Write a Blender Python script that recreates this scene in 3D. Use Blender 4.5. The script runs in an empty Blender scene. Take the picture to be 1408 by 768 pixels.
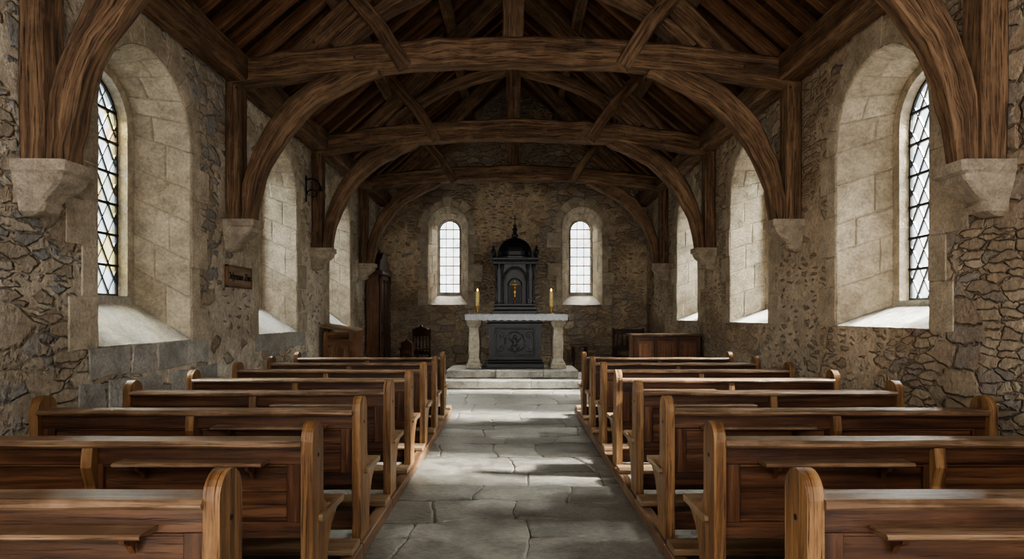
import bpy, math, random
from mathutils import Vector, noise
random.seed(7)
R=random.uniform
V=Vector
scene=bpy.context.scene
COL=scene.collection
# ------------------------------------------------------------------ node helpers
class NT:
    def __init__(s,name):
        s.m=bpy.data.materials.new(name); s.m.use_nodes=True
        s.t=s.m.node_tree; s.t.nodes.clear()
        s.out=s.t.nodes.new('ShaderNodeOutputMaterial')
    def n(s,typ,ins=None,**p):
        nd=s.t.nodes.new(typ)
        for k,v in p.items(): setattr(nd,k,v)
        for k,v in (ins or {}).items():
            sk=nd.inputs[k]
            if isinstance(v,bpy.types.NodeSocket): s.t.links.new(v,sk)
            else: sk.default_value=v
        return nd
    def math(s,op,a,b=0.0,c=0.0,clamp=False):
        return s.n('ShaderNodeMath',{0:a,1:b,2:c},operation=op,use_clamp=clamp).outputs[0]
    def mr(s,v,a,b,c=0.0,d=1.0,smooth=False):
        nd=s.n('ShaderNodeMapRange',{'Value':v,'From Min':a,'From Max':b,'To Min':c,'To Max':d})
        if smooth: nd.interpolation_type='SMOOTHSTEP'
        return nd.outputs[0]
    def mix(s,f,a,b,mode='MIX'):
        nd=s.n('ShaderNodeMix',data_type='RGBA',blend_type=mode)
        for i,v in ((0,f),(6,a),(7,b)):
            sk=nd.inputs[i]
            if isinstance(v,bpy.types.NodeSocket): s.t.links.new(v,sk)
            else:
                if i and len(v)==3: v=(*v,1)
                sk.default_value=v
        return nd.outputs[2]
    def noise(s,vec,scale,detail=4,rough=.55,dist=0):
        return s.n('ShaderNodeTexNoise',{'Vector':vec,'Scale':scale,'Detail':detail,'Roughness':rough,'Distortion':dist})
    def ramp(s,f,stops,interp='LINEAR'):
        nd=s.n('ShaderNodeValToRGB',{'Fac':f}); cr=nd.color_ramp; cr.interpolation=interp
        while len(cr.elements)<len(stops): cr.elements.new(.5)
        for e,(p,c) in zip(cr.elements,stops):
            e.position=p; e.color=(*c,1)
        return nd.outputs[0]
    def vmath(s,op,a,b):
        return s.n('ShaderNodeVectorMath',{0:a,1:b},operation=op).outputs[0]
    def bsdf(s,col,rough,height=None,dist=.01,strength=1.0,metal=0.0,spec=.5,extra=None):
        ins={'Base Color':col,'Roughness':rough,'Metallic':metal,'Specular IOR Level':spec}
        if not isinstance(col,bpy.types.NodeSocket): ins['Base Color']=(*col,1)
        if height is not None:
            ins['Normal']=s.n('ShaderNodeBump',{'Height':height,'Distance':dist,'Strength':strength}).outputs[0]
        if extra: ins.update(extra)
        b=s.n('ShaderNodeBsdfPrincipled',ins)
        s.t.links.new(b.outputs[0],s.out.inputs[0]); return s.m

def wood_mat(name,dark,mid,light,rough=.5,bump=.004,coat=0.0,vary=.5,crack=.6,worn=.35,gr=(1.6,38,130)):
    s=NT(name); tc=s.n('ShaderNodeTexCoord'); uv=tc.outputs['UV']
    isl=s.n('ShaderNodeNewGeometry').outputs['Random Per Island']
    v1=s.vmath('MULTIPLY',uv,(gr[0],gr[1],1)); v2=s.vmath('MULTIPLY',uv,(.9,9,1)); v3=s.vmath('MULTIPLY',uv,(3.5,gr[2],1))
    big=s.noise(v2,1.0,3,.5,.7).outputs[0]; g=s.noise(v1,1.0,6,.65,.5).outputs[0]
    f=s.noise(v3,1.0,3,.7,.2).outputs[0]
    t=s.math('ADD',s.math('MULTIPLY',g,.6),s.math('MULTIPLY',big,.4))
    c=s.ramp(t,[(.38,dark),(.5,mid),(.62,light)])
    c=s.mix(s.math('MULTIPLY',isl,vary),c,s.mix(1.0,c,(.5,.46,.43),'MULTIPLY'))
    cr=s.mr(f,.36,.46,1,0)
    c=s.mix(s.math('MULTIPLY',cr,crack),c,[x*.3 for x in dark])
    wn=s.noise(tc.outputs['Object'],5.0,4,.6).outputs[0]
    c=s.mix(s.mr(wn,.5,.7,0,worn),c,light)
    h=s.math('ADD',s.math('MULTIPLY',g,.7),s.math('MULTIPLY',s.mr(f,.3,.45),.5))
    ro=s.mr(g,.3,.7,rough-.1,rough+.12)
    return s.bsdf(c,ro,h,bump,1.0,spec=.4,extra={'Coat Weight':coat,'Coat Roughness':.3})

def rubble_mat(name,cols,mortar,plaster,pl_lo,pl_hi,sc=2.7,bump=.036,asp=(2.0,2.7),patches=(),crevd=.45):
    s=NT(name); ob=s.n('ShaderNodeTexCoord').outputs['Object']
    wn=s.noise(ob,1.3,2,.5).outputs['Color']; w=s.vmath('MULTIPLY',s.vmath('SUBTRACT',wn,(.5,.5,.5)),(.25,.25,.18))
    wn2=s.noise(ob,10,3,.65).outputs['Color']; w2=s.vmath('MULTIPLY',s.vmath('SUBTRACT',wn2,(.5,.5,.5)),(.09,.09,.05))
    p=s.vmath('ADD',s.vmath('ADD',ob,w),w2)
    def layer(k,a):
        q=s.vmath('MULTIPLY',p,(1,1,a))
        e=s.n('ShaderNodeTexVoronoi',{'Vector':q,'Scale':k,'Randomness':.85},feature='DISTANCE_TO_EDGE').outputs['Distance']
        c=s.n('ShaderNodeTexVoronoi',{'Vector':q,'Scale':k,'Randomness':.85},feature='F1').outputs['Color']
        return e,c
    e1,c1=layer(sc,asp[0]); e2,c2=layer(sc*1.75,asp[1])
    m=s.mr(s.noise(ob,.9,2,.6).outputs[0],.47,.50)
    e=s.n('ShaderNodeMix',{0:m,2:e1,3:e2},data_type='FLOAT').outputs[0]
    c=s.mix(m,c1,c2)
    sp=s.n('ShaderNodeSeparateColor',{0:c})
    stone=s.ramp(sp.outputs[0],cols,'CONSTANT')
    fine=s.noise(ob,24,6,.7).outputs[0]; med=s.noise(ob,6,5,.65).outputs[0]
    stone=s.mix(s.mr(sp.outputs[1],0,1,0,.40),stone,s.mix(1.0,stone,(.58,.57,.57),'MULTIPLY'))
    stone=s.mix(1.0,stone,s.ramp(fine,[(.3,(.68,.67,.65)),(.7,(1.28,1.27,1.25))]),'MULTIPLY')
    pln=s.noise(ob,.5,5,.65).outputs[0]
    for (cx,cz,rx,rz,am,ax) in patches:
        cen=(0,cx,cz) if ax=='y' else (cx,0,cz); scl=(0,1/rx,1/rz) if ax=='y' else (1/rx,0,1/rz)
        d=s.n('ShaderNodeVectorMath',{0:s.vmath('MULTIPLY',s.vmath('SUBTRACT',ob,cen),scl)},operation='LENGTH').outputs['Value']
        pln=s.math('ADD',pln,s.mr(d,.3,1.15,am,0,True))
    bias=s.mr(pln,pl_lo,pl_hi,-.01,.24)
    ee=s.math('SUBTRACT',s.math('ADD',e,s.math('MULTIPLY',s.math('SUBTRACT',med,.5),.10)),bias)
    k=s.mr(ee,.0,.05,0,1,True)
    mc=s.mix(s.mr(pln,pl_lo,pl_hi+.04),mortar,plaster)
    mc=s.mix(1.0,mc,s.ramp(med,[(.3,(.70,.68,.65)),(.68,(1.15,1.13,1.1))]),'MULTIPLY')
    mc=s.mix(1.0,mc,s.ramp(fine,[(.3,(.76,.75,.73)),(.7,(1.14,1.14,1.12))]),'MULTIPLY')
    col=s.mix(k,mc,stone)
    crev=s.math('MULTIPLY',s.mr(s.math('ABSOLUTE',s.math('SUBTRACT',ee,.014)),0,.014,crevd,0),s.mr(med,.4,.6,.25,1.2))
    col=s.mix(crev,col,s.mix(1.0,col,(.38,.34,.29),'MULTIPLY'))
    grime=s.noise(ob,.8,5,.7).outputs[0]
    col=s.mix(1.0,col,s.ramp(grime,[(.34,(.68,.63,.58)),(.6,(1,1,1))]),'MULTIPLY')
    h=s.math('ADD',s.math('MULTIPLY',s.mr(ee,-.005,.11,0,1,True),.8),s.math('ADD',s.math('MULTIPLY',fine,.4),s.math('MULTIPLY',med,.7)))
    return s.bsdf(col,.9,h,bump,1.0,spec=.2)

def stone_mat(name,a,b,rough=.85,bump=.012,vary=.5,sc=6,spec=.25,tint=(.6,.58,.6)):
    s=NT(name); ob=s.n('ShaderNodeTexCoord').outputs['Object']
    isl=s.n('ShaderNodeNewGeometry').outputs['Random Per Island']
    n1=s.noise(ob,sc,6,.65).outputs[0]; n2=s.noise(ob,sc*6,4,.7).outputs[0]; n3=s.noise(ob,1.3,3,.6).outputs[0]
    c=s.ramp(n1,[(.34,a),(.64,b)])
    c=s.mix(s.math('MULTIPLY',isl,vary),c,s.mix(1.0,c,tint,'MULTIPLY'))
    c=s.mix(1.0,c,s.ramp(n2,[(.3,(.72,.71,.69)),(.7,(1.2,1.2,1.18))]),'MULTIPLY')
    c=s.mix(1.0,c,s.ramp(n3,[(.35,(.8,.78,.75)),(.6,(1,1,1))]),'MULTIPLY')
    h=s.math('ADD',n1,s.math('MULTIPLY',n2,.5))
    return s.bsdf(c,s.mr(n1,.3,.7,rough-.12,rough+.1),h,bump,1.0,spec=spec)

def plain(name,col,rough=.5,metal=0.0,bump=0.002,sc=30,var=.25):
    s=NT(name); ob=s.n('ShaderNodeTexCoord').outputs['Object']
    n=s.noise(ob,sc,5,.6).outputs[0]
    c=s.mix(1.0,(*col,1),s.ramp(n,[(.3,(1-var,)*3),(.7,(1+var,)*3)]),'MULTIPLY')
    return s.bsdf(c,rough,n,bump,1.0,metal=metal)

def glass_mat(name,cols,em,tr,sc=7.0):
    s=NT(name); ob=s.n('ShaderNodeTexCoord').outputs['Object']
    v=s.n('ShaderNodeTexVoronoi',{'Vector':ob,'Scale':sc,'Randomness':1.0},feature='F1').outputs['Color']
    r=s.n('ShaderNodeSeparateColor',{0:v}).outputs[0]
    c=s.ramp(r,cols,'CONSTANT')
    n=s.noise(ob,3.0,3,.6).outputs[0]
    c=s.mix(1.0,c,s.ramp(n,[(.35,(.62,.68,.70)),(.62,(1,1,1))]),'MULTIPLY')
    e=s.n('ShaderNodeEmission',{'Color':c,'Strength':em}).outputs[0]  # added glow: daylight put into the pane, besides what passes through
    t=s.n('ShaderNodeBsdfTransparent',{'Color':s.mix(tr,(0,0,0,1),c)}).outputs[0]
    g=s.n('ShaderNodeBsdfGlossy',{'Roughness':.12,'Color':(.04,.04,.04,1)}).outputs[0]
    a=s.n('ShaderNodeAddShader',{0:e,1:t}).outputs[0]
    a=s.n('ShaderNodeAddShader',{0:a,1:g}).outputs[0]
    s.t.links.new(a,s.out.inputs[0]); return s.m

# ------------------------------------------------------------------ mesh builder
class MB:
    def __init__(s): s.v=[];s.f=[];s.uv=[];s.mi=[];s.sm=[];s.mats=[]
    def mat(s,m):
        if m not in s.mats: s.mats.append(m)
        return s.mats.index(m)
    def face(s,idx,uvs,m,smooth=False):
        s.f.append(tuple(idx)); s.uv.append(uvs); s.mi.append(s.mat(m)); s.sm.append(smooth)
    def poly(s,pts,m,uvs=None):
        b=len(s.v); s.v+= [V(p) for p in pts]
        s.face(range(b,b+len(pts)),uvs or [(0,0)]*len(pts),m)
    def rings(s,rings,m,us=None,vs=None,closed=True,caps=True,smooth=False,ou=None,ov=None):
        ou=R(0,50) if ou is None else ou; ov=R(0,50) if ov is None else ov
        n=len(rings[0]); b=len(s.v)
        for r in rings: s.v+=[V(p) for p in r]
        if us is None:
            us=[0]
            for i in range(1,len(rings)): us.append(us[-1]+(V(rings[i][0])-V(rings[i-1][0])).length)
        if vs is None:
            vs=[0]; r=rings[len(rings)//2]
            for j in range(n): vs.append(vs[-1]+(V(r[(j+1)%n])-V(r[j])).length)
        for i in range(len(rings)-1):
            for j in range(n if closed else n-1):
                a=b+i*n+j; a2=b+i*n+(j+1)%n
                s.face((a,a2,a2+n,a+n),[(us[i]+ou,vs[j]+ov),(us[i]+ou,vs[j+1]+ov),(us[i+1]+ou,vs[j+1]+ov),(us[i+1]+ou,vs[j]+ov)],m,smooth)
        if caps and closed:
            for i,o in ((0,True),(len(rings)-1,False)):
                r=rings[i]; idx=[b+i*n+j for j in range(n)]; c=sum((V(p) for p in r),V())/n
                e1=(V(r[0])-c); e1=e1.normalized() if e1.length>1e-6 else V((1,0,0))
                e2=e1.orthogonal().normalized()
                nn=V()
                for j in range(n): nn+=(V(r[j])-c).cross(V(r[(j+1)%n])-c)
                if nn.length>1e-9: e2=nn.normalized().cross(e1)
                uv=[((V(p)-c).dot(e1)*.6+ou,(V(p)-c).dot(e2)*.6+ov) for p in r]
                if o: idx=idx[::-1]; uv=uv[::-1]
                s.face(idx,uv,m)
    def sweep(s,path,w,h,side,m,ch=.01,jit=0.0):
        n=len(path); path=[V(p) for p in path]; side=V(side)
        W=w if isinstance(w,(list,tuple)) else [w]*n
        H=h if isinstance(h,(list,tuple)) else [h]*n
        rr=[]
        for i,p in enumerate(path):
            t=(path[min(i+1,n-1)]-path[max(i-1,0)]).normalized()
            sd=(side-t*side.dot(t)).normalized(); nn=t.cross(sd)
            a,b=W[i]/2,H[i]/2
            c=ch
            if jit: a+=R(-jit,jit); b+=R(-jit,jit); p=p+sd*R(-jit,jit)*.6+nn*R(-jit,jit)*.6; c=ch*R(.6,1.7)
            c=min(c,a*.8,b*.8)
            q=[(a-c,-b),(a,-b+c),(a,b-c),(a-c,b),(-a+c,b),(-a,b-c),(-a,-b+c),(-a+c,-b)]
            rr.append([p+sd*x+nn*y for x,y in q])
        s.rings(rr,m)
    def box(s,x0,x1,y0,y1,z0,z1,m,ch=.004,axis=None,jit=0,seg=1):
        if x0>x1:x0,x1=x1,x0
        if y0>y1:y0,y1=y1,y0
        d=[x1-x0,y1-y0,z1-z0]; ax=d.index(max(d)) if axis is None else axis
        c=V(((x0+x1)/2,(y0+y1)/2,(z0+z1)/2)); e=V((0,0,0)); e[ax]=d[ax]/2
        o=[i for i in range(3) if i!=ax]; sd=V((0,0,0)); sd[o[0]]=1
        path=[c-e+2*e*(i/seg) for i in range(seg+1)]
        s.sweep(path,d[o[0]],d[o[1]],sd,m,ch,jit)
    def prism(s,pts,x0,x1,m,f=lambda a,b,x:(x,a,b)):
        ou,ov=R(0,50),R(0,50); n=len(pts); b=len(s.v)
        for x in (x0,x1): s.v+=[V(f(p[0],p[1],x)) for p in pts]
        uv=[(p[1]+ou,p[0]+ov) for p in pts]
        s.face(range(b,b+n),uv,m); s.face([b+n+j for j in range(n)][::-1],uv[::-1],m)
        for j in range(n):
            k=(j+1)%n
            u0,u1=pts[j][1]+ou,pts[k][1]+ou; v0=ov+3
            if abs(u0-u1)<1e-3:
                s.face((b+j,b+n+j,b+n+k,b+k),[(u0,v0),(u0,v0+abs(x1-x0)),(u0+abs(pts[j][0]-pts[k][0])*.3,v0+abs(x1-x0)),(u0+abs(pts[j][0]-pts[k][0])*.3,v0)],m)
            else:
                s.face((b+j,b+n+j,b+n+k,b+k),[(u0,v0),(u0,v0+abs(x1-x0)),(u1,v0+abs(x1-x0)),(u1,v0)],m)
    def lathe(s,prof,c,m,n=20,smooth=True,axis=2,sq=False):
        rr=[]
        for r,z in prof:
            ring=[]
            for j in range(n):
                a=2*math.pi*(j+.5)/n; x,y=math.cos(a)*r,math.sin(a)*r
                if axis==2: ring.append((c[0]+x,c[1]+y,c[2]+z))
                elif axis==0: ring.append((c[0]+z,c[1]+x,c[2]+y))
                else: ring.append((c[0]+x,c[1]+z,c[2]+y))
            rr.append(ring)
        s.rings(rr,m,smooth=smooth)
    def ball(s,c,r,m,n=12,sz=1.0,sx=1.0,sy=1.0):
        k=7; rr=[]
        for i in range(k+1):
            a=-math.pi/2+math.pi*i/k
            rr.append([(c[0]+max(math.cos(a),.02)*r*sx*math.cos(2*math.pi*j/n),c[1]+max(math.cos(a),.02)*r*sy*math.sin(2*math.pi*j/n),c[2]+math.sin(a)*r*sz) for j in range(n)])
        s.rings(rr,m,smooth=True)
    def tube(s,path,r,m,n=8):
        path=[V(p) for p in path]; rr=[]
        for i,p in enumerate(path):
            t=(path[min(i+1,len(path)-1)]-path[max(i-1,0)]).normalized()
            a=t.orthogonal().normalized() if abs(t.y)>.9 else (V((0,1,0))-t*t.y).normalized(); b=t.cross(a)
            q=r[i] if isinstance(r,list) else r
            rr.append([p+a*math.cos(2*math.pi*j/n)*q+b*math.sin(2*math.pi*j/n)*q for j in range(n)])
        s.rings(rr,m,smooth=True)
    def obj(s,name,bevel=0,parent=None,fixn=True):
        me=bpy.data.meshes.new(name); me.from_pydata([tuple(v) for v in s.v],[],s.f)
        for m in s.mats: me.materials.append(m)
        uvl=me.uv_layers.new(name='UVMap')
        for fi,p in enumerate(me.polygons):
            p.material_index=s.mi[fi]; p.use_smooth=s.sm[fi]
            for li,u in zip(p.loop_indices,s.uv[fi]): uvl.data[li].uv=u
        if fixn:
            import bmesh
            bm=bmesh.new(); bm.from_mesh(me); bmesh.ops.recalc_face_normals(bm,faces=bm.faces); bm.to_mesh(me); bm.free()
        me.update()
        o=bpy.data.objects.new(name,me); COL.objects.link(o)
        if bevel:
            b=o.modifiers.new('bevel','BEVEL'); b.width=bevel; b.segments=2; b.limit_method='ANGLE'; b.angle_limit=math.radians(60)
        if parent: o.parent=parent
        return o

# ------------------------------------------------------------------ materials
M={}
M['beam']=wood_mat('oak_beam',(.065,.036,.020),(.175,.102,.056),(.34,.215,.125),.7,.016,vary=.45,crack=.85,gr=(1.3,30,90))
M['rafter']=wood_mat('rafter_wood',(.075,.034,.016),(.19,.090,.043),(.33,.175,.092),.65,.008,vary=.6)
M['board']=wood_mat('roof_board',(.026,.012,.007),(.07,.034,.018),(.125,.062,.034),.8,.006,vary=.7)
M['pew']=wood_mat('pew_wood',(.032,.012,.006),(.090,.035,.015),(.185,.086,.040),.40,.003,coat=.22,vary=.55,crack=.6,worn=.15,gr=(1.2,26,90))
M['pewend']=wood_mat('pew_end_wood',(.080,.035,.014),(.215,.108,.042),(.39,.225,.10),.48,.004,coat=.12,vary=.45,crack=.85,worn=.25,gr=(1.6,30,100))
M['pewcap']=wood_mat('pew_cap_wood',(.080,.042,.022),(.18,.104,.058),(.39,.265,.17),.42,.004,coat=.2,vary=.45,crack=.7,worn=.45,gr=(1.2,30,100))
M['seat']=wood_mat('pew_seat_wood',(.13,.078,.042),(.24,.153,.086),(.39,.275,.17),.45,.003,coat=.15,vary=.3)
M['skid']=wood_mat('pew_plinth_wood',(.05,.025,.013),(.13,.068,.034),(.25,.15,.085),.5,.003,coat=.1,vary=.5)
M['dwood']=wood_mat('dark_furniture_wood',(.03,.011,.005),(.065,.026,.012),(.13,.055,.025),.4,.003,coat=.3)
M['fwood']=wood_mat('furniture_wood',(.09,.034,.014),(.18,.075,.032),(.29,.14,.065),.4,.003,coat=.3)
LS=[(0,(.55,.485,.39)),(.18,(.48,.42,.34)),(.34,(.42,.415,.40)),(.5,(.58,.52,.43)),(.64,(.39,.395,.39)),(.76,(.51,.43,.34)),(.88,(.62,.56,.47))]  # grey stones, partly cool window light on this wall put into colour
RS=[(0,(.53,.445,.34)),(.18,(.47,.385,.30)),(.34,(.43,.375,.325)),(.5,(.57,.475,.365)),(.64,(.49,.39,.295)),(.76,(.41,.365,.325)),(.88,(.59,.51,.40))]
M['wl']=rubble_mat('rubble_stone_left',LS,(.60,.53,.425),(.78,.735,.65),.47,.60,2.5,asp=(1.8,2.5),
    patches=[(7.5,1.2,.9,1.1,.22,'y'),(3.2,1.4,.85,1.9,.25,'y'),(10.5,1.6,.8,1.2,.18,'y'),(7.4,3.0,.7,.8,.10,'y'),(4.7,1.0,.9,.6,-.15,'y')],crevd=.32)
M['wr']=rubble_mat('rubble_stone_right',RS,(.54,.45,.34),(.70,.615,.50),.49,.62,2.9,asp=(2.2,3.1),
    patches=[(7.4,1.9,.85,1.2,.18,'y'),(10.5,1.8,.8,1.3,.18,'y'),(5.5,.7,1.6,.5,-.12,'y'),(3.4,1.3,1.0,1.2,-.06,'y')],crevd=.30)
M['wb']=rubble_mat('rubble_stone_gable',RS,(.54,.435,.31),(.74,.615,.46),.48,.61,2.9,asp=(2.1,3.0),
    patches=[(0,3.9,1.2,.9,.17,'x'),(-2.6,2.6,.7,1.0,.12,'x'),(0,5.4,2.5,.7,-.15,'x')])
M['rmort']=stone_mat('reveal_mortar',(.33,.285,.225),(.47,.41,.33),vary=0)
M['ash']=stone_mat('ashlar_stone',(.43,.37,.29),(.69,.605,.48),vary=.6,tint=(.64,.62,.59),bump=.02)
M['apron']=stone_mat('apron_stone',(.34,.33,.31),(.54,.525,.49),vary=.6,tint=(.66,.67,.68),bump=.02)
M['sill']=stone_mat('sill_stone',(.42,.40,.37),(.62,.60,.55),vary=.1)
M['corb']=stone_mat('corbel_stone',(.33,.28,.225),(.54,.465,.37),vary=.1,sc=9,bump=.022)
M['flag']=stone_mat('flagstone',(.155,.145,.130),(.33,.312,.28),rough=.44,bump=.018,vary=.85,sc=4,spec=.5,tint=(.56,.56,.57))
M['joint']=stone_mat('floor_joint',(.13,.12,.105),(.2,.185,.16),vary=0)
M['step']=stone_mat('step_stone',(.19,.18,.163),(.35,.332,.30),rough=.65,vary=.5,sc=5)
M['lead']=plain('lead_came',(.03,.03,.03),.55,.3)
M['iron']=plain('black_iron',(.02,.02,.02),.5,.6)
M['black']=plain('black_marble',(.012,.0125,.014),.34,0,.004,12,.5)
M['black2']=plain('black_carved',(.022,.023,.026),.42,0,.006,20,.5)
M['pill']=stone_mat('altar_pillar_stone',(.32,.285,.235),(.50,.445,.365),vary=.1,sc=14)
M['cloth']=plain('altar_cloth',(.46,.475,.51),.9,0,.003,60,.4)
M['gold']=plain('gilding',(.75,.45,.12),.35,.9)
M['wax']=plain('candle_wax',(.85,.66,.28),.5)
M['hole']=plain('hole_shade_lettering',(.012,.008,.005),.8)  # shade inside the pew-end peg holes as a colour; also the sign lettering
s=NT('candle_flame'); e=s.n('ShaderNodeEmission',{'Color':(1,.55,.15,1),'Strength':12.0}); s.t.links.new(e.outputs[0],s.out.inputs[0]); M['flame']=s.m
CLR=[(0,(.95,.97,1)),(.3,(.80,.88,.95)),(.55,(1,1,1)),(.8,(.72,.84,.86))]
M['gl']=glass_mat('leaded_clear_glass',CLR,.7,.6)
M['gs']=glass_mat('stained_glass',[(0,(.85,.92,.97)),(.3,(.88,.80,.42)),(.42,(.72,.82,.72)),(.54,(.85,.92,.97)),(.78,(.75,.85,.92)),(.94,(.85,.65,.38))],.5,.5,7)
M['gb']=glass_mat('pale_church_glass',[(0,(.95,.97,1)),(.3,(.95,.88,.8)),(.5,(.85,.93,.88)),(.7,(1,1,1)),(.9,(.9,.75,.7))],.8,.6,8)

# ------------------------------------------------------------------ dimensions
WX=3.2; Y0=-1.6; YB=15.7; ZT=4.42
def roofz(x): return 4.38+.86*(WX-abs(x))
# ------------------------------------------------------------------ walls + windows
def outline(sc,a,zb,zs,n=16):
    pts=[(sc-a,zb),(sc-a,zs)]
    for i in range(1,n): 
        t=math.pi-math.pi*i/n; pts.append((sc+a*math.cos(t),zs+a*math.sin(t)))
    pts+= [(sc+a,zs),(sc+a,zb)]
    return pts
def wall(name,L,strips,mat,zt,z0=-.03):
    mb=MB()
    def quad(s0,za,s1,zb,s1t,s0t): mb.poly([L(s0,0,za),L(s1,0,zb),L(s1,0,s1t),L(s0,0,s0t)],mat)
    for (s0,s1,w) in strips:
        if w is None: quad(s0,z0,s1,z0,zt(s1),zt(s0)); continue
        sc,a,zb,zs=w
        quad(s0,z0,sc-a,z0,zt(sc-a),zt(s0)); quad(sc+a,z0,s1,z0,zt(s1),zt(sc+a))
        quad(sc-a,z0,sc+a,z0,zb,zb)
        pts=outline(sc,a,zb,zs)[1:-1]
        for p,q in zip(pts,pts[1:]): quad(p[0],p[1],q[0],q[1],zt(q[0]),zt(p[0]))
    return mb.obj(name)
WN=[0]
def window(L,inner,mid,d2,gl,d3,glassmat,dia,quoin=.26,bars=7,apron=0):
    WN[0]+=1; mb=MB()
    sc=inner[0]
    A=outline(*inner);B=outline(*mid);C=outline(*gl)
    def loft(P,dp,Q,dq,m,sill=True):
        n=len(P)
        for j in range(n-1):
            mb.poly([L(P[j][0],dp,P[j][1]),L(P[j+1][0],dp,P[j+1][1]),L(Q[j+1][0],dq,Q[j+1][1]),L(Q[j][0],dq,Q[j][1])],m)
        if sill: mb.poly([L(P[-1][0],dp,P[-1][1]),L(P[0][0],dp,P[0][1]),L(Q[0][0],dq,Q[0][1]),L(Q[-1][0],dq,Q[-1][1])],M['sill'])
    loft(A,0,B,d2,M['rmort']); loft(B,d2,C,d2,M['ash']); loft(C,d2,C,d3+.04,M['ash'])
    N=len(A)-1
    def P3(t,u):
        j=min(int(t),N-1); f=t-j
        a=(A[j][0]*(1-f)+A[j+1][0]*f,A[j][1]*(1-f)+A[j+1][1]*f); b=(B[j][0]*(1-f)+B[j+1][0]*f,B[j][1]*(1-f)+B[j+1][1]*f)
        return V(L(a[0]*(1-u)+b[0]*u,d2*u,a[1]*(1-u)+b[1]*u))
    ctr=V(L(sc,d2*.3,(inner[2]+inner[3])/2+.3))
    def rblock(t0,t1,u0,u1):
        tm,um=(t0+t1)/2,(u0+u1)/2; h=.01
        c=P3(tm,um); nrm=(P3(tm+h,um)-P3(tm-h,um)).cross(P3(tm,um+h)-P3(tm,um-h)).normalized()
        if nrm.dot(ctr-c)<0: nrm=-nrm
        k=4; per=[]
        for i in range(k): per.append((t0+(t1-t0)*i/k,u0))
        for i in range(2): per.append((t1,u0+(u1-u0)*i/2))
        for i in range(k): per.append((t1+(t0-t1)*i/k,u1))
        for i in range(2): per.append((t0,u1+(u0-u1)*i/2))
        pr=R(.002,.012)
        def ring(d,hh,jj=0):
            o=[]
            for t,u in per:
                p=P3(t,u); v=c-p; o.append(p+v*(d/max(v.length,.05))+nrm*hh+V((R(-jj,jj),R(-jj,jj),R(-jj,jj))))
            return o
        mb.rings([ring(.005,-.01),ring(.006,max(pr-.006,.0)),ring(.018,pr,.002)],M['ash'])
    rows=[]
    jl=inner[3]-inner[2]; nj=max(3,round(jl/.36)); cuts=[0]+[(i+R(-.15,.15))/nj for i in range(1,nj)]+[1]
    rows+=list(zip(cuts,cuts[1:]))
    na=9; ca=[1+(N-2)*(i/na) for i in range(na+1)]
    ca=[ca[0]]+[c+R(-.2,.2) for c in ca[1:-1]]+[ca[-1]]
    rows+=list(zip(ca,ca[1:]))
    cuts=[0]+[(i+R(-.15,.15))/nj for i in range(1,nj)]+[1]
    rows+=[(N-1+a,N-1+b) for a,b in zip(cuts,cuts[1:])]
    for i,(t0,t1) in enumerate(rows):
        us=R(.55,.8) if i%2 else R(.28,.45)
        if random.random()<.15: rblock(t0,t1,0.0,1.0)
        else: rblock(t0,t1,0.0,us); rblock(t0,t1,us,1.0)
    mb.poly([L(p[0],d3,p[1]) for p in C],glassmat)
    a,zb,zs=gl[1:4]; gc=gl[0]
    def inside(x,z):
        if z<zb or abs(x-gc)>a: return False
        return z<=zs or math.hypot(x-gc,z-zs)<=a
    def bar(p,q,w,m,dd=.0,t=.012):
        n=60; pts=[(p[0]+(q[0]-p[0])*i/n,p[1]+(q[1]-p[1])*i/n) for i in range(n+1)]
        ins=[r for r in pts if inside(*r)]
        if len(ins)<2: return
        p,q=ins[0],ins[-1]; dx,dz=q[0]-p[0],q[1]-p[1]; l=math.hypot(dx,dz)
        if l<.03: return
        nx,nz=-dz/l*w/2,dx/l*w/2
        r1=[L(p[0]+nx,d3-t+dd,p[1]+nz),L(p[0]-nx,d3-t+dd,p[1]-nz),L(p[0]-nx,d3+t+dd,p[1]-nz),L(p[0]+nx,d3+t+dd,p[1]+nz)]
        r2=[L(q[0]+nx,d3-t+dd,q[1]+nz),L(q[0]-nx,d3-t+dd,q[1]-nz),L(q[0]-nx,d3+t+dd,q[1]-nz),L(q[0]+nx,d3+t+dd,q[1]+nz)]
        mb.rings([r1,r2],m)
    H=zs+a-zb
    if dia:
        st=dia
        k=-int(H/st)-6
        while k*st<2*a+H:
            x0=gc-a+k*st
            bar((x0,zb),(x0+H*.62,zb+H),.012,M['lead']); bar((x0+H*.62-.0,zb),(x0,zb+H),.012,M['lead'])
            k+=1
    else:
        for i in range(1,3): bar((gc-a+2*a*i/3,zb),(gc-a+2*a*i/3,zb+H),.014,M['lead'])
    for i in range(1,bars): bar((gc-a,zb+H*i/bars),(gc+a,zb+H*i/bars),.022,M['iron'],-.015)
    if dia: bar((gc,zb),(gc,zb+H),.022,M['iron'],-.015)
    P=outline(gc,a,zb,zs); Q=outline(gc,a-.022,zb+.022,zs)
    n=len(P)
    for j in range(n):
        k=(j+1)%n
        mb.rings([[L(P[j][0],d3-.02,P[j][1]),L(Q[j][0],d3-.02,Q[j][1]),L(Q[j][0],d3+.02,Q[j][1]),L(P[j][0],d3+.02,P[j][1])],
                  [L(P[k][0],d3-.02,P[k][1]),L(Q[k][0],d3-.02,Q[k][1]),L(Q[k][0],d3+.02,Q[k][1]),L(P[k][0],d3+.02,P[k][1])]],M['lead'],caps=False)
    sc,ai,zbi,zsi=inner; g=.004
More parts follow.
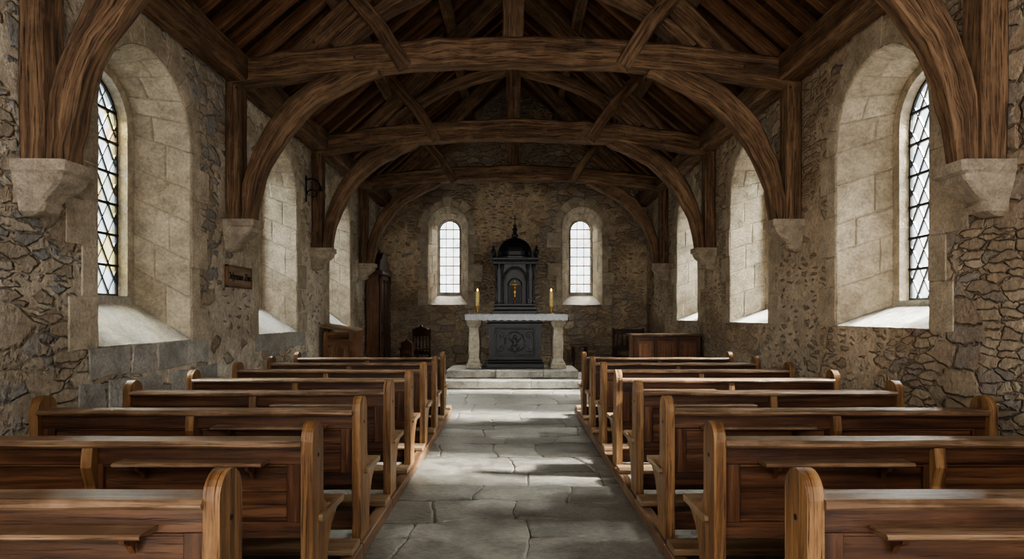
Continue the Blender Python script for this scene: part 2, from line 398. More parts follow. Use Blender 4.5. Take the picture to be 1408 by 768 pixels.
    def block(poly,mt=None):
        c=(sum(p[0] for p in poly)/len(poly),sum(p[1] for p in poly)/len(poly))
        def ins(p,d):
            l=math.hypot(p[0]-c[0],p[1]-c[1]); f=max(0,1-d/l); return (c[0]+(p[0]-c[0])*f,c[1]+(p[1]-c[1])*f)
        pr=R(.003,.010)
        mb.rings([[L(ins(p,g)[0],.05,ins(p,g)[1]) for p in poly],[L(ins(p,g)[0],-pr+.006,ins(p,g)[1]) for p in poly],[L(ins(p,g+.012)[0],-pr,ins(p,g+.012)[1]) for p in poly]],mt or M['ash'])
    for sg in (-1,1):
        z=zbi-.02; i=0
        while z<zsi-.05:
            hgt=min(R(.24,.42),zsi-z)
            if zsi-z-hgt<.12: hgt=zsi-z
            wq=quoin*(R(.6,.9) if i%2 else R(1.1,1.8))
            x0,x1=sc+sg*(ai+.001),sc+sg*(ai+wq)
            if x0>x1:x0,x1=x1,x0
            j=lambda:R(-.012,.012)
            block([(x0,z),(x1+j(),z+j()),(x1+j(),z+hgt+j()),(x0,z+hgt)]); z+=hgt; i+=1
    for row in range(apron):
        z1_=zbi-.005-row*.27 if row else zbi-.003; z0_=z1_-R(.2,.26); x=sc-ai-R(0,.3)
        while x<sc+ai+.1:
            ww=R(.3,.6); j=lambda:R(-.018,.018)
            top=0 if row==0 else 1
            block([(x+j(),z0_+j()),(x+ww*.5,z0_+j()),(x+ww+j(),z0_+j()),(x+ww+j(),z1_+j()*top-.002),(x+ww*.5,z1_+j()*top-.002),(x+j(),z1_+j()*top-.002)],M['apron']); x+=ww+.02
            if row and random.random()<.3: x+=R(.1,.3)
    nv=11 if ai>.6 else 9; ed=[0]+[ (i+R(-.15,.15))/nv for i in range(1,nv)]+[1]
    for i in range(nv):
        t0,t1=math.pi*ed[i],math.pi*ed[i+1]; ro=ai+quoin*R(.7,1.25); ri=ai+.001
        block([(sc+ri*math.cos(t0),zsi+ri*math.sin(t0)),(sc+ro*math.cos(t0),zsi+ro*math.sin(t0)),(sc+ro*math.cos((t0+t1)/2),zsi+ro*math.sin((t0+t1)/2)),(sc+ro*math.cos(t1),zsi+ro*math.sin(t1)),(sc+ri*math.cos(t1),zsi+ri*math.sin(t1)),(sc+ri*math.cos((t0+t1)/2),zsi+ri*math.sin((t0+t1)/2))])
    return mb.obj('window_%d'%WN[0])
LR=lambda s,d,z:(WX+d,s,z)
LL=lambda s,d,z:(-WX-d,s,z)
LB=lambda s,d,z:(s,YB+d,z)
YC=[5.77,8.95,12.1]
zt=lambda s:ZT+.1
bnd=[Y0,3.9,7.35,10.5,YB]
st=lambda zb:[(bnd[0],bnd[1],None)]+[(bnd[i+1],bnd[i+2],(YC[i],.73,zb,3.05)) for i in range(3)]
wall('wall_right',LR,st(1.34),M['wr'],zt); wall('wall_left',LL,st(1.20),M['wl'],zt)
wall('wall_back',LB,[(-WX-.0,0,(-1.57,.49,1.68,3.55)),(0,WX,(1.65,.49,1.68,3.55))],M['wb'],lambda s:roofz(s)+.1)
for i,y in enumerate(YC):
    window(LR,(y,.73,1.34,3.05),(y,.52,1.53,3.18),.45,(y,.42,1.58,3.2),.56,M['gl'],.17)
for i,y in enumerate(YC):
    window(LL,(y,.73,1.20,3.05),(y,.52,1.55,3.18),.45,(y,.42,1.62,3.2),.56,M['gs'] if i==0 else M['gl'],.17,apron=2 if i==0 else 1)
for x in (-1.57,1.65):
    window(LB,(x,.49,1.68,3.55),(x,.29,1.92,3.5),.38,(x,.26,1.97,3.5),.46,M['gb'],0,quoin=.2,bars=8)

# ------------------------------------------------------------------ floor
mb=MB(); mb.poly([(-3.2,Y0,-.03),(3.2,Y0,-.03),(3.2,YB,-.03),(-3.2,YB,-.03)],M['joint']); mb.obj('floor')
mb=MB(); y=Y0
def warp(x,y):
    n=noise.noise_vector(V((x*.9,y*.9,3.1))); n2=noise.noise_vector(V((x*5,y*5,7.7))); n3=noise.noise_vector(V((x*14,y*14,1.7)))
    return (x+n.x*.2+n2.x*.03+n3.x*.007, y+n.y*.2+n2.y*.03+n3.y*.007)
while y<YB+.2:
    d=R(.42,.9); x=-3.35-R(0,.6)
    while x<3.3:
        w=R(.5,1.3); z=R(-.012,-.006)
        P=[]
        g=.003
        split=[(x,y,w,d)]
        if d>.66 and random.random()<.4:
            q=R(.38,.62); split=[(x,y,w,d*q),(x,y+d*q,w,d*(1-q))]
        for (xx,yy,ww,dd0) in split:
            P=[]
            c0=[(xx+g,yy+g),(xx+ww-g,yy+g),(xx+ww-g,yy+dd0-g),(xx+g,yy+dd0-g)]
            for a in range(4):
                p,q=c0[a],c0[(a+1)%4]
                for k in range(10): P.append((p[0]+(q[0]-p[0])*k/10,p[1]+(q[1]-p[1])*k/10))
            cx,cy=xx+ww/2,yy+dd0/2
            def ins(p,dd): return (cx+(p[0]-cx)*(1-dd/(ww/2)),cy+(p[1]-cy)*(1-dd/(dd0/2)))
            P=[ins(p,.012) if i%10==0 else p for i,p in enumerate(P)]
            tx,ty=R(-.005,.005),R(-.005,.005)
            def cl(p): return (max(-3.195,min(3.195,p[0])),min(p[1],YB-.005))
            r0=[(*cl(warp(*p)),-.03) for p in P]; r1=[(*cl(warp(*p)),z-.007) for p in P]
            r2=[(*cl(warp(*ins(p,.016))),z+tx*(p[0]-cx)+ty*(p[1]-cy)) for p in P]
            mb.rings([r0,r1,r2],M['flag'])
        x+=w
    y+=d
mb.obj('flagstone_paving')
# steps
mb=MB()
def slabrow(y0,y1,x0,x1,z0,z1,cuts):
    xs=[x0]+cuts+[x1]
    for a,b in zip(xs,xs[1:]): mb.box(a+.004,b-.004,y0+R(-.015,.015),y1,z0,z1+R(-.003,.0),M['step'],.014,axis=0,jit=.003,seg=6)
slabrow(12.75,14.6,-1.55,1.55,.004,.165,[-.7,.35]); slabrow(13.12,14.5,-1.35,1.3,.17,.33,[-.35,.6])
mb.obj('altar_step')

# ------------------------------------------------------------------ roof
mb=MB()
for sg in (-1,1):
    n=16
    for i in range(n):
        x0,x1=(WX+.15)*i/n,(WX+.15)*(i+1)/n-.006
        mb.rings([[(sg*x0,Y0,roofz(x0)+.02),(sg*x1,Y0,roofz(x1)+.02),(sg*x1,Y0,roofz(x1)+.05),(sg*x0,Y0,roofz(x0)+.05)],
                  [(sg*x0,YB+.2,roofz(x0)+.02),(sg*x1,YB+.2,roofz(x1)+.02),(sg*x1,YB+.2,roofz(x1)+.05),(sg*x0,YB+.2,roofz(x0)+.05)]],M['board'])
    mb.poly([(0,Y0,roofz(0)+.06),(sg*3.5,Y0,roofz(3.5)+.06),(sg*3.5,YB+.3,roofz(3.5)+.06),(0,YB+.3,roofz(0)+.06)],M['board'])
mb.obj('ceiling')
mb=MB(); y=Y0+.2
while y<YB-.05:
    for sg in (-1,1):
        P=[(sg*x,y+R(-.01,.01),roofz(x)-.06) for x in (3.25,2.4,1.6,.8,0.02)]
        mb.sweep(P,.11,.16,(0,1,0),M['rafter'],.008,.005)
    y+=.43
mb.obj('roof_rafters')
mb=MB()
for sg in (-1,1):
    for x,w in ((2.05,.2),(1.0,.17)):
        mb.sweep([(sg*x,Y0+i*(YB-Y0)/20,roofz(x)-.25) for i in range(21)],w,w,(1,0,0),M['beam'],.02,.008)
mb.sweep([(0,Y0+i*(YB-Y0)/20,roofz(0)-.2) for i in range(21)],.14,.26,(1,0,0),M['beam'],.015,.006)
mb.obj('roof_purlins')
for sg,nm in ((-1,'left'),(1,'right')):
    mb=MB(); mb.sweep([(sg*3.06,Y0+i*(YB-Y0)/34,4.17) for i in range(35)],.27,.29,(1,0,0),M['beam'],.022,.009)
    mb.obj('wall_plate_beam')

def interp(pts,n):
    out=[]; m=len(pts)
    for k in range(n+1):
        t=k/n*(m-1); i=min(int(t),m-2); f=t-i
        p0,p1,p2,p3=[V(pts[max(0,min(m-1,j))]) for j in (i-1,i,i+1,i+2)]
        out.append(.5*((2*p1)+(p2-p0)*f+(2*p0-5*p1+4*p2-p3)*f*f+(3*p1-p0-3*p2+p3)*f**3))
    return out
def truss(y,zc):
    mb=MB(); B=M['beam']
    n=22
    P=[]
    for i in range(n+1):
        x=-3.12+6.24*i/n; P.append((x,y,4.38-.25*(x/3.1)**2+R(-.006,.006)))
    mb.sweep(P,.26,[.28+.02*math.cos(math.pi*i/n-math.pi/2) for i in range(n+1)],(0,1,0),B,.024,.012)
    for sg in (-1,1):
        mb.sweep([(sg*3.11,y,z) for z in (zc,2.9,3.3,3.7,4.1)],.22,.165,(0,1,0),B,.015,.006)
        C=interp([(sg*2.965,y,zc),(sg*2.90,y,2.95),(sg*2.69,y,3.42),(sg*2.34,y,3.83),(sg*1.92,y,4.08),(sg*1.55,y,4.25)],18)
        mb.sweep(C,.17,[.14+.115*min(1,i/8) for i in range(19)],(0,1,0),B,.018,.008)
        mb.sweep(interp([(sg*2.45,y,4.25),(sg*1.7,y,4.98),(sg*.9,y,5.85),(sg*.1,y,6.65)],12),.2,.24,(0,1,0),B,.016,.006)
        mb.sweep([(sg*1.2,y-.10,4.18),(sg*1.5,y-.10,4.66),(sg*2.0,y-.10,5.22)],.14,.17,(0,1,0),B,.012,.004)
        mb.sweep(interp([(sg*2.0,y+.02,4.42),(sg*1.5,y+.02,4.83),(sg*.9,y+.02,5.13),(sg*.08,y+.02,5.36)],12),.14,.17,(0,1,0),B,.012,.005)
        for (px,pz) in ((2.55,4.18),(1.75,4.28),(3.05,3.95),(2.2,4.45)):
            mb.lathe([(.013,0),(.013,-.02)],(sg*px,y-.13,pz),M['dwood'],8,axis=1)
    mb.sweep([(0,y,z) for z in (4.25,4.8,5.4,6.0,6.75)],.2,.23,(0,1,0),B,.018,.006)
    mb.obj('roof_truss')
TY=[4.32,7.35,10.45,13.6]
for y in TY:
    zc=2.44 if y<5 else 2.5
    truss(y,zc)
    for sg in (-1,1):
        mb=MB(); lv=[(0,.34,.165),(-.07,.34,.165),(-.09,.31,.15),(-.13,.30,.145),(-.17,.26,.13),(-.22,.20,.11),(-.26,.16,.095),(-.28,.175,.10),(-.32,.15,.085),(-.35,.08,.05)]
        rr=[]
        for dz,p,w in lv:
            j=lambda:R(-.005,.005); c=.02; z=zc+dz
            x0,x1=WX-.001,WX-p
            q=[(x0,y-w),(x1+c,y-w),(x1,y-w+c),(x1,y+w-c),(x1+c,y+w),(x0,y+w)]
            rr.append([(sg*(a+(j() if a<x0 else 0)),b+j(),z) for a,b in q])
        mb.rings(rr,M['corb']); mb.obj('stone_corbel')

# ------------------------------------------------------------------ pews
def pew(sg,y):
    mb=MB(); X=lambda a:sg*a
    prof=[(y,.08)]+[(y,.865)]
    for i in range(1,12):
        t=math.pi-math.pi*i/12; prof.append((y+.085+.085*math.cos(t),.865+.085*math.sin(t)))
    prof+=[(y+.17,.865),(y+.17,.60),(y+.185,.555),(y+.22,.525),(y+.30,.508),(y+.44,.50),(y+.44,.455),(y+.40,.44),(y+.31,.39),(y+.25,.30),(y+.225,.18),(y+.24,.08)]
    for a in (.92,2.87): mb.prism(prof,X(a),X(a+.055),M['pewend'])
    mb.box(X(.972),X(2.87),y-.018,y+.128,.838,.872,M['pewcap'],.012,seg=8,jit=.0015)
    mb.box(X(.972),X(2.87),y+.03,y+.085,.755,.838,M['pew'],.004)
    mb.box(X(.972),X(2.87),y+.028,y+.083,.415,.49,M['pew'],.004)
    for a,b in ((.972,1.05),(1.90,2.0),(2.79,2.87)): mb.box(X(a),X(b),y+.029,y+.084,.49,.755,M['pew'],.003,axis=2)
    for a,b in ((1.05,1.90),(2.0,2.79)):
        mb.box(X(a),X(b),y+.050,y+.07,.49,.622,M['pew'],.002,axis=0); mb.box(X(a),X(b),y+.050,y+.07,.624,.755,M['pew'],.002,axis=0)
        for zz in (.49,.742): mb.box(X(a),X(b),y+.036,y+.052,zz,zz+.013,M['pew'],.004,axis=0)
    mb.box(X(1.13),X(1.80),y-.075,y+.032,.765,.783,M['pewcap'],.006,axis=0)
    for a in (1.2,1.7): mb.prism([(y+.03,.765),(y-.04,.765),(y-.03,.74),(y+.01,.72),(y+.03,.69)],X(a),X(a+.02),M['pew'])
    mb.prism([(y+.03,.838),(y-.005,.838),(y-.012,.80),(y-.018,.75),(y+.0,.70),(y+.012,.66),(y+.008,.62),(y-.012,.57),(y-.018,.52),(y+.0,.46),(y+.03,.42)],X(1.925),X(1.975),M['pewend'])
    mb.box(X(.90),X(2.94),y+.085,y+.475,.468,.503,M['seat'],.010,axis=0)
    mb.box(X(.972),X(2.87),y+.39,y+.42,.38,.468,M['pew'],.004)
    for a in (.895,2.86): mb.box(X(a),X(a+.085),y-.035,y+.905,.0,.085,M['skid'],.008,axis=1)
    mb.box(X(.91),X(2.93),y+.69,y+.885,.085,.125,M['seat'],.008,axis=0)
    mb.box(X(.972),X(2.87),y+.20,y+.225,.085,.20,M['pew'],.004)
    mb.lathe([(.011,0),(.011,-.0015*sg)],(X(.92),y+.085,.79),M['hole'],10,axis=0)  # raised dark disc in place of a peg hole, its shade painted
    mb.obj('church_pew',bevel=.006)
for i in range(8):
    for sg in (-1,1): pew(sg,2.05+.95*i)

# ------------------------------------------------------------------ altar
AY=13.55; Z=.338
mb=MB()
mb.box(-.98,1.10,AY-.08,AY+.75,1.345,1.445,M['pill'],.012,axis=0)
cl=M['cloth']; x0,x1=-1.0,1.12; yf=AY-.095
mb.box(x0,x1,yf,AY+.76,1.446,1.456,cl,.003,axis=0)
n=84; top=[];bot=[]
for i in range(n+1):
    x=x0+(x1-x0)*i/n; top.append((x,yf,1.452)); bot.append((x,yf-.006-.004*math.sin(i*1.3),1.34-.018*abs(math.sin(i*math.pi/6))))
for i in range(n): mb.poly([top[i],top[i+1],bot[i+1],bot[i]],cl)
for xx in (x0,x1): mb.poly([(xx,yf,1.452),(xx,AY+.76,1.452),(xx,AY+.76,1.33),(xx,yf,1.33)],cl)
for cx in (-.82,.92):
    for cy in (AY+.1,AY+.6):
        pf=[(Z,.16),(Z+.09,.16),(Z+.10,.135),(Z+.15,.125),(Z+.2,.10),(Z+.5,.115),(Z+.78,.095),(Z+.84,.10),(Z+.88,.13),(Z+.92,.15),(Z+1.01,.155)]
        rr=[]
        for z,w in pf: 
            c=.014; rr.append([(cx+a,cy+b,z) for a,b in ((w-c,-w),(w,-w+c),(w,w-c),(w-c,w),(-w+c,w),(-w,w-c),(-w,-w+c),(-w+c,-w))])
        mb.rings(rr,M['pill'])
b=M['black']; b2=M['black2']; cx=.03
mb.box(cx-.60,cx+.60,AY-.06,AY+.6,Z,Z+.10,b2,.012,axis=0)
mb.box(cx-.57,cx+.57,AY-.03,AY+.6,Z+.10,Z+.17,b,.03,axis=0)
mb.box(cx-.54,cx+.54,AY+.0,AY+.6,Z+.17,Z+.93,b,.008,axis=0)
mb.box(cx-.57,cx+.57,AY-.03,AY+.6,Z+.93,Z+1.005,b,.025,axis=0)
for a,bx,c,d in ((-.42,.42,.80,.84),(-.42,.42,.25,.29)): mb.box(cx+a,cx+bx,AY-.03,AY+.01,Z+c,Z+d,b2,.01,axis=0)
for a in (-.42,.38): mb.box(cx+a,cx+a+.04,AY-.03,AY+.01,Z+.25,Z+.84,b2,.01)
c0=(cx,Z+.545)
mb.tube([(c0[0]+.20*math.cos(t*math.pi/16),AY-.01,c0[1]+.20*math.sin(t*math.pi/16)) for t in range(33)],.016,b2)
mb.ball((c0[0],AY-.01,c0[1]+.10),.045,b2,sy=.6); mb.ball((c0[0],AY-.01,c0[1]-.01),.06,b2,sz=1.5,sy=.5)
for sg in (-1,1):
    mb.tube([(c0[0],AY-.015,c0[1]+.05),(c0[0]+sg*.07,AY-.02,c0[1]+.02),(c0[0]+sg*.14,AY-.015,c0[1]+.09)],[.03,.024,.016],b2)
    mb.tube([(c0[0]+sg*.02,AY-.015,c0[1]-.06),(c0[0]+sg*.07,AY-.025,c0[1]-.11),(c0[0]+sg*.05,AY-.015,c0[1]-.17)],[.034,.026,.016],b2)
    for v in (-1,1):
        mb.tube([(c0[0]+sg*(.29+.09*(1-k/16)*math.cos(k*.55)),AY-.012,c0[1]+v*(.13+.09*(1-k/16)*math.sin(k*.55))) for k in range(15)],.013,b2)
    for k in range(9):
        t=R(0,6.28); mb.ball((c0[0]+.21*math.cos(t),AY-.015,c0[1]+.21*math.sin(t)),.02,b2,8)
mb.obj('altar')
# tabernacle
mb=MB(); TYy=AY+.35; zb=1.456; tx=.03
def ring4(w,d,z): return [(tx-w,TYy-d,z),(tx+w,TYy-d,z),(tx+w,TYy+d,z),(tx-w,TYy+d,z)]
mb.rings([ring4(.46,.26,zb),ring4(.46,.26,zb+.07),ring4(.42,.23,zb+.10),ring4(.42,.23,zb+.15),ring4(.45,.25,zb+.18),ring4(.45,.25,zb+.21)],b)
z1=zb+.21; z2=zb+1.05
mb.box(tx-.42,tx+.42,TYy+.12,TYy+.24,z1,z2,b,.006)
for sg in (-1,1): mb.box(tx+sg*.24,tx+sg*.40,TYy-.16,TYy+.13,z1,z2,b,.006,axis=2)
P=[(tx+.24*math.cos(math.pi-math.pi*i/14),z2-.32+.26*math.sin(math.pi*i/14)) for i in range(15)]
for p,q in zip(P,P[1:]):
    mb.rings([[(p[0],TYy-.16,p[1]),(q[0],TYy-.16,q[1]),(q[0],TYy-.16,z2),(p[0],TYy-.16,z2)],[(p[0],TYy+.12,p[1]),(q[0],TYy+.12,q[1]),(q[0],TYy+.12,z2),(p[0],TYy+.12,z2)]],b)
mb.tube([(p[0],TYy-.17,p[1]) for p in P],.016,b2)
for sg in (-1,1):
    for k,xx in enumerate((.27,.39)):
        yy=TYy-.21
        mb.lathe([(.042,0),(.042,.03),(.03,.05),(.024,.09),(.027,.3),(.021,.66),(.03,.68),(.022,.70),(.042,.76),(.046,.84)],(tx+sg*xx,yy,z1),b2,14)
    for k in range(10):
        mb.ball((tx+sg*(.39+.024*math.cos(k*1.3)),TYy-.21+.024*math.sin(k*1.3)-.005,z1+.12+k*.055),.017,b2,8)
mb.rings([ring4(.46,.27,z2),ring4(.46,.27,z2+.035),ring4(.49,.30,z2+.06),ring4(.52,.33,z2+.09),ring4(.52,.33,z2+.115),ring4(.46,.28,z2+.13)],b)
for i in range(17): mb.box(tx-.45+i*.0555-.01,tx-.45+i*.0555+.012,TYy-.32,TYy-.27,z2+.02,z2+.06,b2,.002)
z3=z2+.13; rr=[]
prof=[(.38,0),(.38,.03),(.35,.05),(.345,.12),(.325,.19),(.28,.26),(.21,.32),(.12,.36),(.06,.38),(.05,.40),(.075,.42),(.075,.44),(.045,.46),(.035,.52),(.06,.55),(.03,.58),(.02,.60)]
prof=[(r*1.06,z*1.12) for r,z in prof]
for r,z in prof: rr.append([(tx+r*math.cos(math.pi/8+j*math.pi/4),TYy+r*.7*math.sin(math.pi/8+j*math.pi/4),z3+z) for j in range(8)])
mb.rings(rr,b)
for j in range(8):
    a=math.pi/8+j*math.pi/4; mb.tube([(tx+(r+.004)*math.cos(a),TYy+(r+.004)*.7*math.sin(a),z3+z) for r,z in prof[2:9]],.013,b2,6)
mb.ball((tx,TYy,z3+.69),.038,b2)
mb.box(tx-.010,tx+.010,TYy-.009,TYy+.009,z3+.71,z3+.92,b2,.002); mb.box(tx-.05,tx+.05,TYy-.008,TYy+.008,z3+.83,z3+.85,b2,.002)
for sg in (-1,1):
    for yy in (TYy-.26,TYy+.24):
        mb.lathe([(.045,0),(.045,.02),(.02,.04),(.02,.06),(.05,.10),(.055,.14),(.035,.18),(.015,.2),(.03,.225),(.004,.27)],(tx+sg*.45,yy,z2+.115),b2,12)
mb.box(tx-.15,tx+.15,TYy+.07,TYy+.125,z1+.02,z1+.42,b2,.008)
mb.tube([(tx+.15*math.cos(math.pi*i/12),TYy+.08,z1+.40+.15*math.sin(math.pi*i/12)) for i in range(13)],.014,b2)
g=M['gold']; gz=z1+.36
mb.box(tx-.008,tx+.008,TYy+.05,TYy+.07,gz-.2,gz+.14,g,.002); mb.box(tx-.1,tx+.1,TYy+.05,TYy+.07,gz+.05,gz+.064,g,.002)
mb.ball((tx,TYy+.03,gz+.09),.02,g); mb.ball((tx,TYy+.035,gz+.0),.025,g,sz=2.0)
for sg in (-1,1):
    mb.tube([(tx,TYy+.035,gz+.04),(tx+sg*.05,TYy+.035,gz+.05),(tx+sg*.1,TYy+.035,gz+.07)],[.014,.011,.007],g,6)
    mb.tube([(tx+sg*.01,TYy+.035,gz-.04),(tx+sg*.02,TYy+.03,gz-.1),(tx+sg*.006,TYy+.035,gz-.16)],[.015,.011,.007],g,6)
mb.lathe([(.05,0),(.05,.01),(.012,.03),(.012,.06),(.03,.08)],(tx,TYy+.0,z1+.0),g,12)
mb.obj('altar_tabernacle')
for cx in (-.75,.79):
    mb=MB()
    mb.lathe([(.06,0),(.06,.012),(.03,.025),(.014,.04),(.014,.08),(.024,.095),(.014,.11),(.014,.14),(.045,.155),(.048,.17)],(cx,AY+.12,1.456),M['gold'],16)
    mb.lathe([(.036,0),(.036,.29),(.03,.30),(.004,.305)],(cx,AY+.12,1.626),M['wax'],14)
    mb.lathe([(.003,0),(.012,.015),(.008,.035),(.001,.055)],(cx,AY+.12,1.935),M['flame'],8)
    mb.obj('altar_candlestick')

# ------------------------------------------------------------------ furniture
def panelled(mb,x0,x1,y,z0,z1,n,m,m2,d=1):
    mb.box(x0,x1,y,y+.03,z0,z1,m,.003)
    w=(x1-x0)/n
    for i in range(n+1): 
        xc=min(max(x0+i*w,x0+.035),x1-.035); mb.box(xc-.035,xc+.035,y-.02,y+.005,z0,z1,m2,.004,axis=2)
    for z in (z0,z1-.07): mb.box(x0,x1,y-.018,y+.005,z,z+.07,m2,.004,axis=0)
    for i in range(n): mb.box(x0+i*w+.08,x0+(i+1)*w-.08,y-.012,y+.005,z0+.12,z1-.12,m,.01)
mb=MB(); panelled(mb,2.02,3.14,11.0,.0,1.08,3,M['fwood'],M['pew'])
mb.box(1.98,3.17,10.94,11.5,1.08,1.12,M['pewcap'],.01); mb.box(2.02,2.05,11.0,11.45,0,1.08,M['fwood'],.004,axis=2); mb.box(3.11,3.14,11.0,11.45,0,1.08,M['fwood'],.004,axis=2)
mb.box(2.02,3.14,11.43,11.45,0,1.08,M['fwood'],.004); mb.obj('choir_stall')
mb=MB()
mb.prism([(10.75,0),(10.75,1.02),(11.25,1.25),(11.25,0)],-3.14,-3.10,M['fwood']); mb.prism([(10.75,0),(10.75,1.15),(11.25,1.2),(11.25,0)],-2.64,-2.6,M['fwood'])
panelled(mb,-3.12,-2.62,10.75,0,1.02,1,M['pewend'],M['fwood'])
mb.rings([[(-3.16,10.70,1.27),(-2.57,10.70,1.17),(-2.57,10.70,1.14),(-3.16,10.70,1.24)],[(-3.16,11.28,1.30),(-2.57,11.28,1.20),(-2.57,11.28,1.17),(-3.16,11.28,1.27)]],M['pewend'])
panelled(mb,-3.12,-2.62,10.76,1.0,1.16,1,M['pewend'],M['pewend'])
mb.obj('prayer_desk')
mb=MB(); d=M['dwood']; f=M['fwood']
mb.box(-3.16,-2.84,14.0,15.05,0,.12,d,.01,axis=1); mb.box(-3.16,-2.88,14.04,15.01,.12,2.3,f,.006,axis=2)
for ya in (14.04,14.50,14.96): mb.box(-2.88,-2.85,ya,ya+.05,.12,2.3,d,.004,axis=2)
for z in (.12,1.0,1.25,2.2): mb.box(-2.885,-2.85,14.04,15.01,z,z+.09,d,.004,axis=1)
for ya in (14.13,14.59):
    for z,h in ((.26,.68),(1.4,.74)): mb.box(-2.885,-2.862,ya,ya+.33,z,z+h,f,.01,axis=2)
for ya in (14.02,15.0): mb.lathe([(.04,0),(.04,.1),(.025,.14),(.035,.6),(.025,1.2),(.03,1.3),(.02,1.4),(.028,1.95),(.045,2.05),(.045,2.2)],(-2.85,ya+.02,.12),d,12)
mb.box(-3.17,-2.80,13.98,15.08,2.3,2.40,d,.02,axis=1)
pd=[(14.0,2.40),(15.06,2.40)]+[(14.53+.5*math.cos(math.pi*i/16),2.40+(.30+.12*abs(math.cos(2*math.pi*i/16)))*math.sin(math.pi*i/16)**.7) for i in range(1,16)]
mb.prism(pd,-3.1,-2.86,d)
mb.lathe([(.05,0),(.03,.03),(.06,.08),(.03,.13),(.012,.16),(.025,.18),(.003,.22)],(-2.98,14.53,2.68),d,12)
for ya in (14.05,15.0): mb.lathe([(.04,0),(.02,.03),(.045,.08),(.02,.12),(.003,.17)],(-2.9,ya,2.40),d,12)
mb.obj('carved_cabinet')
def chair(cx,cy,face,hb,arms,m,name):
    mb=MB()
    c,s_=math.cos(face),math.sin(face)
    def T(x,y,z): return (cx+x*c-y*s_,cy+x*s_+y*c,z)
    def bx(x0,x1,y0,y1,z0,z1,ch=.006):
        a=len(mb.v); mb.box(x0,x1,y0,y1,z0,z1,m,ch)
        for i in range(a,len(mb.v)): v=mb.v[i]; mb.v[i]=V(T(v.x,v.y,v.z))
    for x in (-.25,.21):
        bx(x,x+.04,-.24,-.2,0,.42 if not arms else .66); bx(x,x+.04,.2,.24,0,hb)
        bx(x,x+.04,-.2,.2,.12,.15); 
        if arms: bx(x-.01,x+.05,-.27,.22,.66,.70)
    bx(-.27,.27,-.26,.24,.42,.47,.012); bx(-.21,.21,-.235,-.21,.34,.42); bx(-.21,.21,.205,.235,.55,.62); bx(-.23,.23,.205,.235,hb-.16,hb-.02,.01)
    for k in range(4): bx(-.16+k*.095,-.125+k*.095,.21,.23,.62,hb-.16)
    a=len(mb.v)
    mb.prism([(-.22,hb-.03),(.22,hb-.03),(.16,hb+.02),(.06,hb+.04),(0,hb+.10),(-.06,hb+.04),(-.16,hb+.02)],.205,.235,m,f=lambda p,q,x:(p,x,q))
    for i in range(a,len(mb.v)): v=mb.v[i]; mb.v[i]=V(T(v.x,v.y,v.z))
    mb.obj(name)
chair(-2.2,14.7,-.5,1.12,True,M['dwood'],'carved_armchair')
chair(-2.45,13.9,-.9,.85,False,M['dwood'],'wooden_chair')
mb=MB()
mb.box(2.35,3.1,15.1,15.55,.42,.47,M['dwood'],.01,axis=0)
for x in (2.35,3.05): mb.box(x,x+.05,15.1,15.16,0,.7,M['dwood'],.006); mb.box(x,x+.05,15.52,15.58,0,1.12,M['dwood'],.006); mb.box(x,x+.05,15.1,15.55,.66,.70,M['dwood'],.008,axis=1)
for z,h in ((.6,.1),(1.0,.10)): mb.box(2.38,3.08,15.535,15.565,z,z+h,M['dwood'],.006,axis=0)
for k in range(6): mb.box(2.45+k*.11,2.49+k*.11,15.54,15.56,.7,1.0,M['dwood'],.004)
mb.obj('wooden_bench')
mb=MB(); mb.box(1.35,1.75,15.1,15.5,.70,.74,M['dwood'],.008)
for x in (1.39,1.68):
    for y in (15.14,15.43): mb.lathe([(.02,0),(.02,.1),(.03,.15),(.015,.3),(.028,.5),(.02,.7)],(x+.01,y+.01,0),M['dwood'],10)
mb.obj('side_table')
root=bpy.data.objects.new('wooden_wall_sign',None); COL.objects.link(root)
mb=MB(); mb.box(-3.195,-3.165,7.25,7.90,1.76,2.0,M['seat'],.006,axis=1)
for z in (1.755,1.985): mb.box(-3.195,-3.155,7.24,7.91,z,z+.02,M['pewend'],.005,axis=1)
for y in (7.24,7.89): mb.box(-3.195,-3.155,y,y+.02,1.755,2.005,M['pewend'],.005)
mb.obj('board',parent=root)
tc=bpy.data.curves.new('lettering','FONT'); tc.body='Odynnan Znns'; tc.size=.115; tc.extrude=.003; tc.align_x='CENTER'; tc.align_y='CENTER'; tc.shear=.25; tc.materials.append(M['hole'])
to=bpy.data.objects.new('lettering',tc); COL.objects.link(to); to.location=(-3.163,7.575,1.88); to.rotation_euler=(math.pi/2,0,math.pi/2); to.parent=root
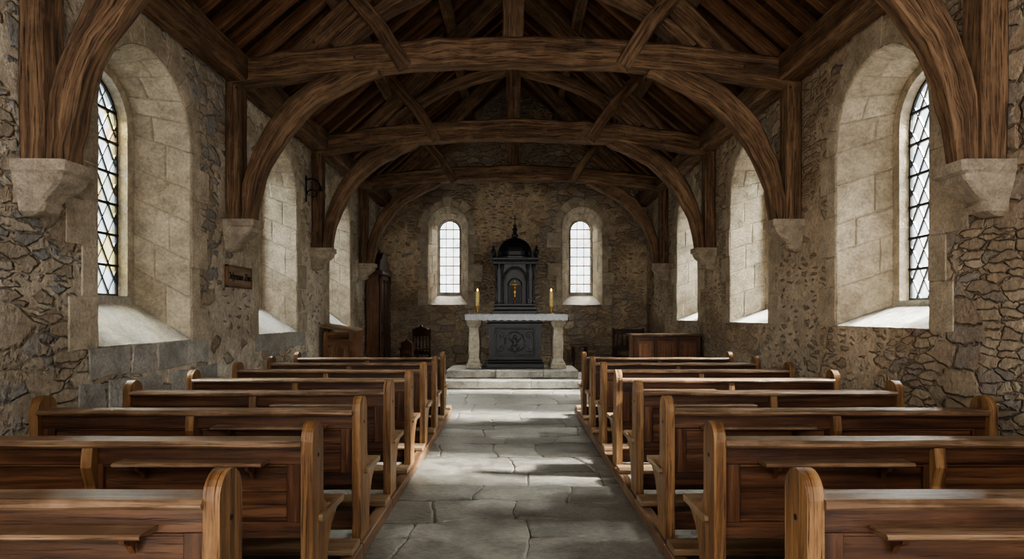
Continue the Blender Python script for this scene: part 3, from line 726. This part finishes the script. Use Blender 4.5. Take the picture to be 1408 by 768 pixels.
# wrought iron bracket on the left wall
mb=MB(); I=M['iron']
mb.box(-3.195,-3.18,10.05,10.09,3.18,3.58,I,.003)
mb.tube([(-3.185,10.07,3.52),(-3.1,10.07,3.54),(-3.02,10.07,3.50),(-2.97,10.07,3.42)],.012,I)
mb.tube([(-3.18+.09*(1-math.cos(k*.4)*(1-k*.04)),10.07,3.3+.08*math.sin(k*.4)*(1-k*.04)) for k in range(14)],.010,I)
mb.lathe([(.004,0),(.05,.01),(.05,.02),(.02,.03),(.018,.08)],(-2.97,10.07,3.34),I,12)
mb.obj('iron_wall_bracket')

# ------------------------------------------------------------------ lights
w=bpy.data.worlds.new('World'); scene.world=w; w.use_nodes=True
bg=w.node_tree.nodes['Background']; bg.inputs[0].default_value=(1,.965,.915,1); bg.inputs[1].default_value=1.6
def area(loc,tgt,sx,sy,P,col):
    l=bpy.data.lights.new('daylight','AREA'); l.shape='RECTANGLE'; l.size=sx; l.size_y=sy; l.energy=P; l.color=col
    o=bpy.data.objects.new('daylight_lamp',l); COL.objects.link(o); o.location=loc
    o.rotation_euler=(V(tgt)-V(loc)).to_track_quat('-Z','Y').to_euler()
for y in YC:
    area((5.3,y,5.0),(2.6,y,1.8),2.2,2.2,3100,(1,.95,.86))
    area((-5.3,y,5.0),(-2.6,y,1.8),2.2,2.2,1800,(1,.965,.91))
for x in (-1.57,1.65): area((x,17.8,5.2),(x,14.5,1.8),1.6,1.6,850,(1,.95,.85))
sl=bpy.data.lights.new('sun','SUN'); sl.energy=60; sl.angle=math.radians(7); sl.color=(1,.92,.80)
so=bpy.data.objects.new('sun_lamp',sl); COL.objects.link(so); so.rotation_euler=V((-1,.12,-.70)).to_track_quat('-Z','Y').to_euler()
# ------------------------------------------------------------------ camera
cam=bpy.data.cameras.new('cam'); co=bpy.data.objects.new('camera',cam); COL.objects.link(co)
co.location=(0,0,1.45); co.rotation_euler=(math.pi/2,0,0); cam.lens=900/1408*36; cam.sensor_width=36
cam.shift_y=48/1408; cam.shift_x=-2/1408; cam.clip_start=.05
scene.camera=co
scene.view_settings.view_transform='AgX'
scene.view_settings.look='AgX - Medium High Contrast'
scene.view_settings.exposure=1.0
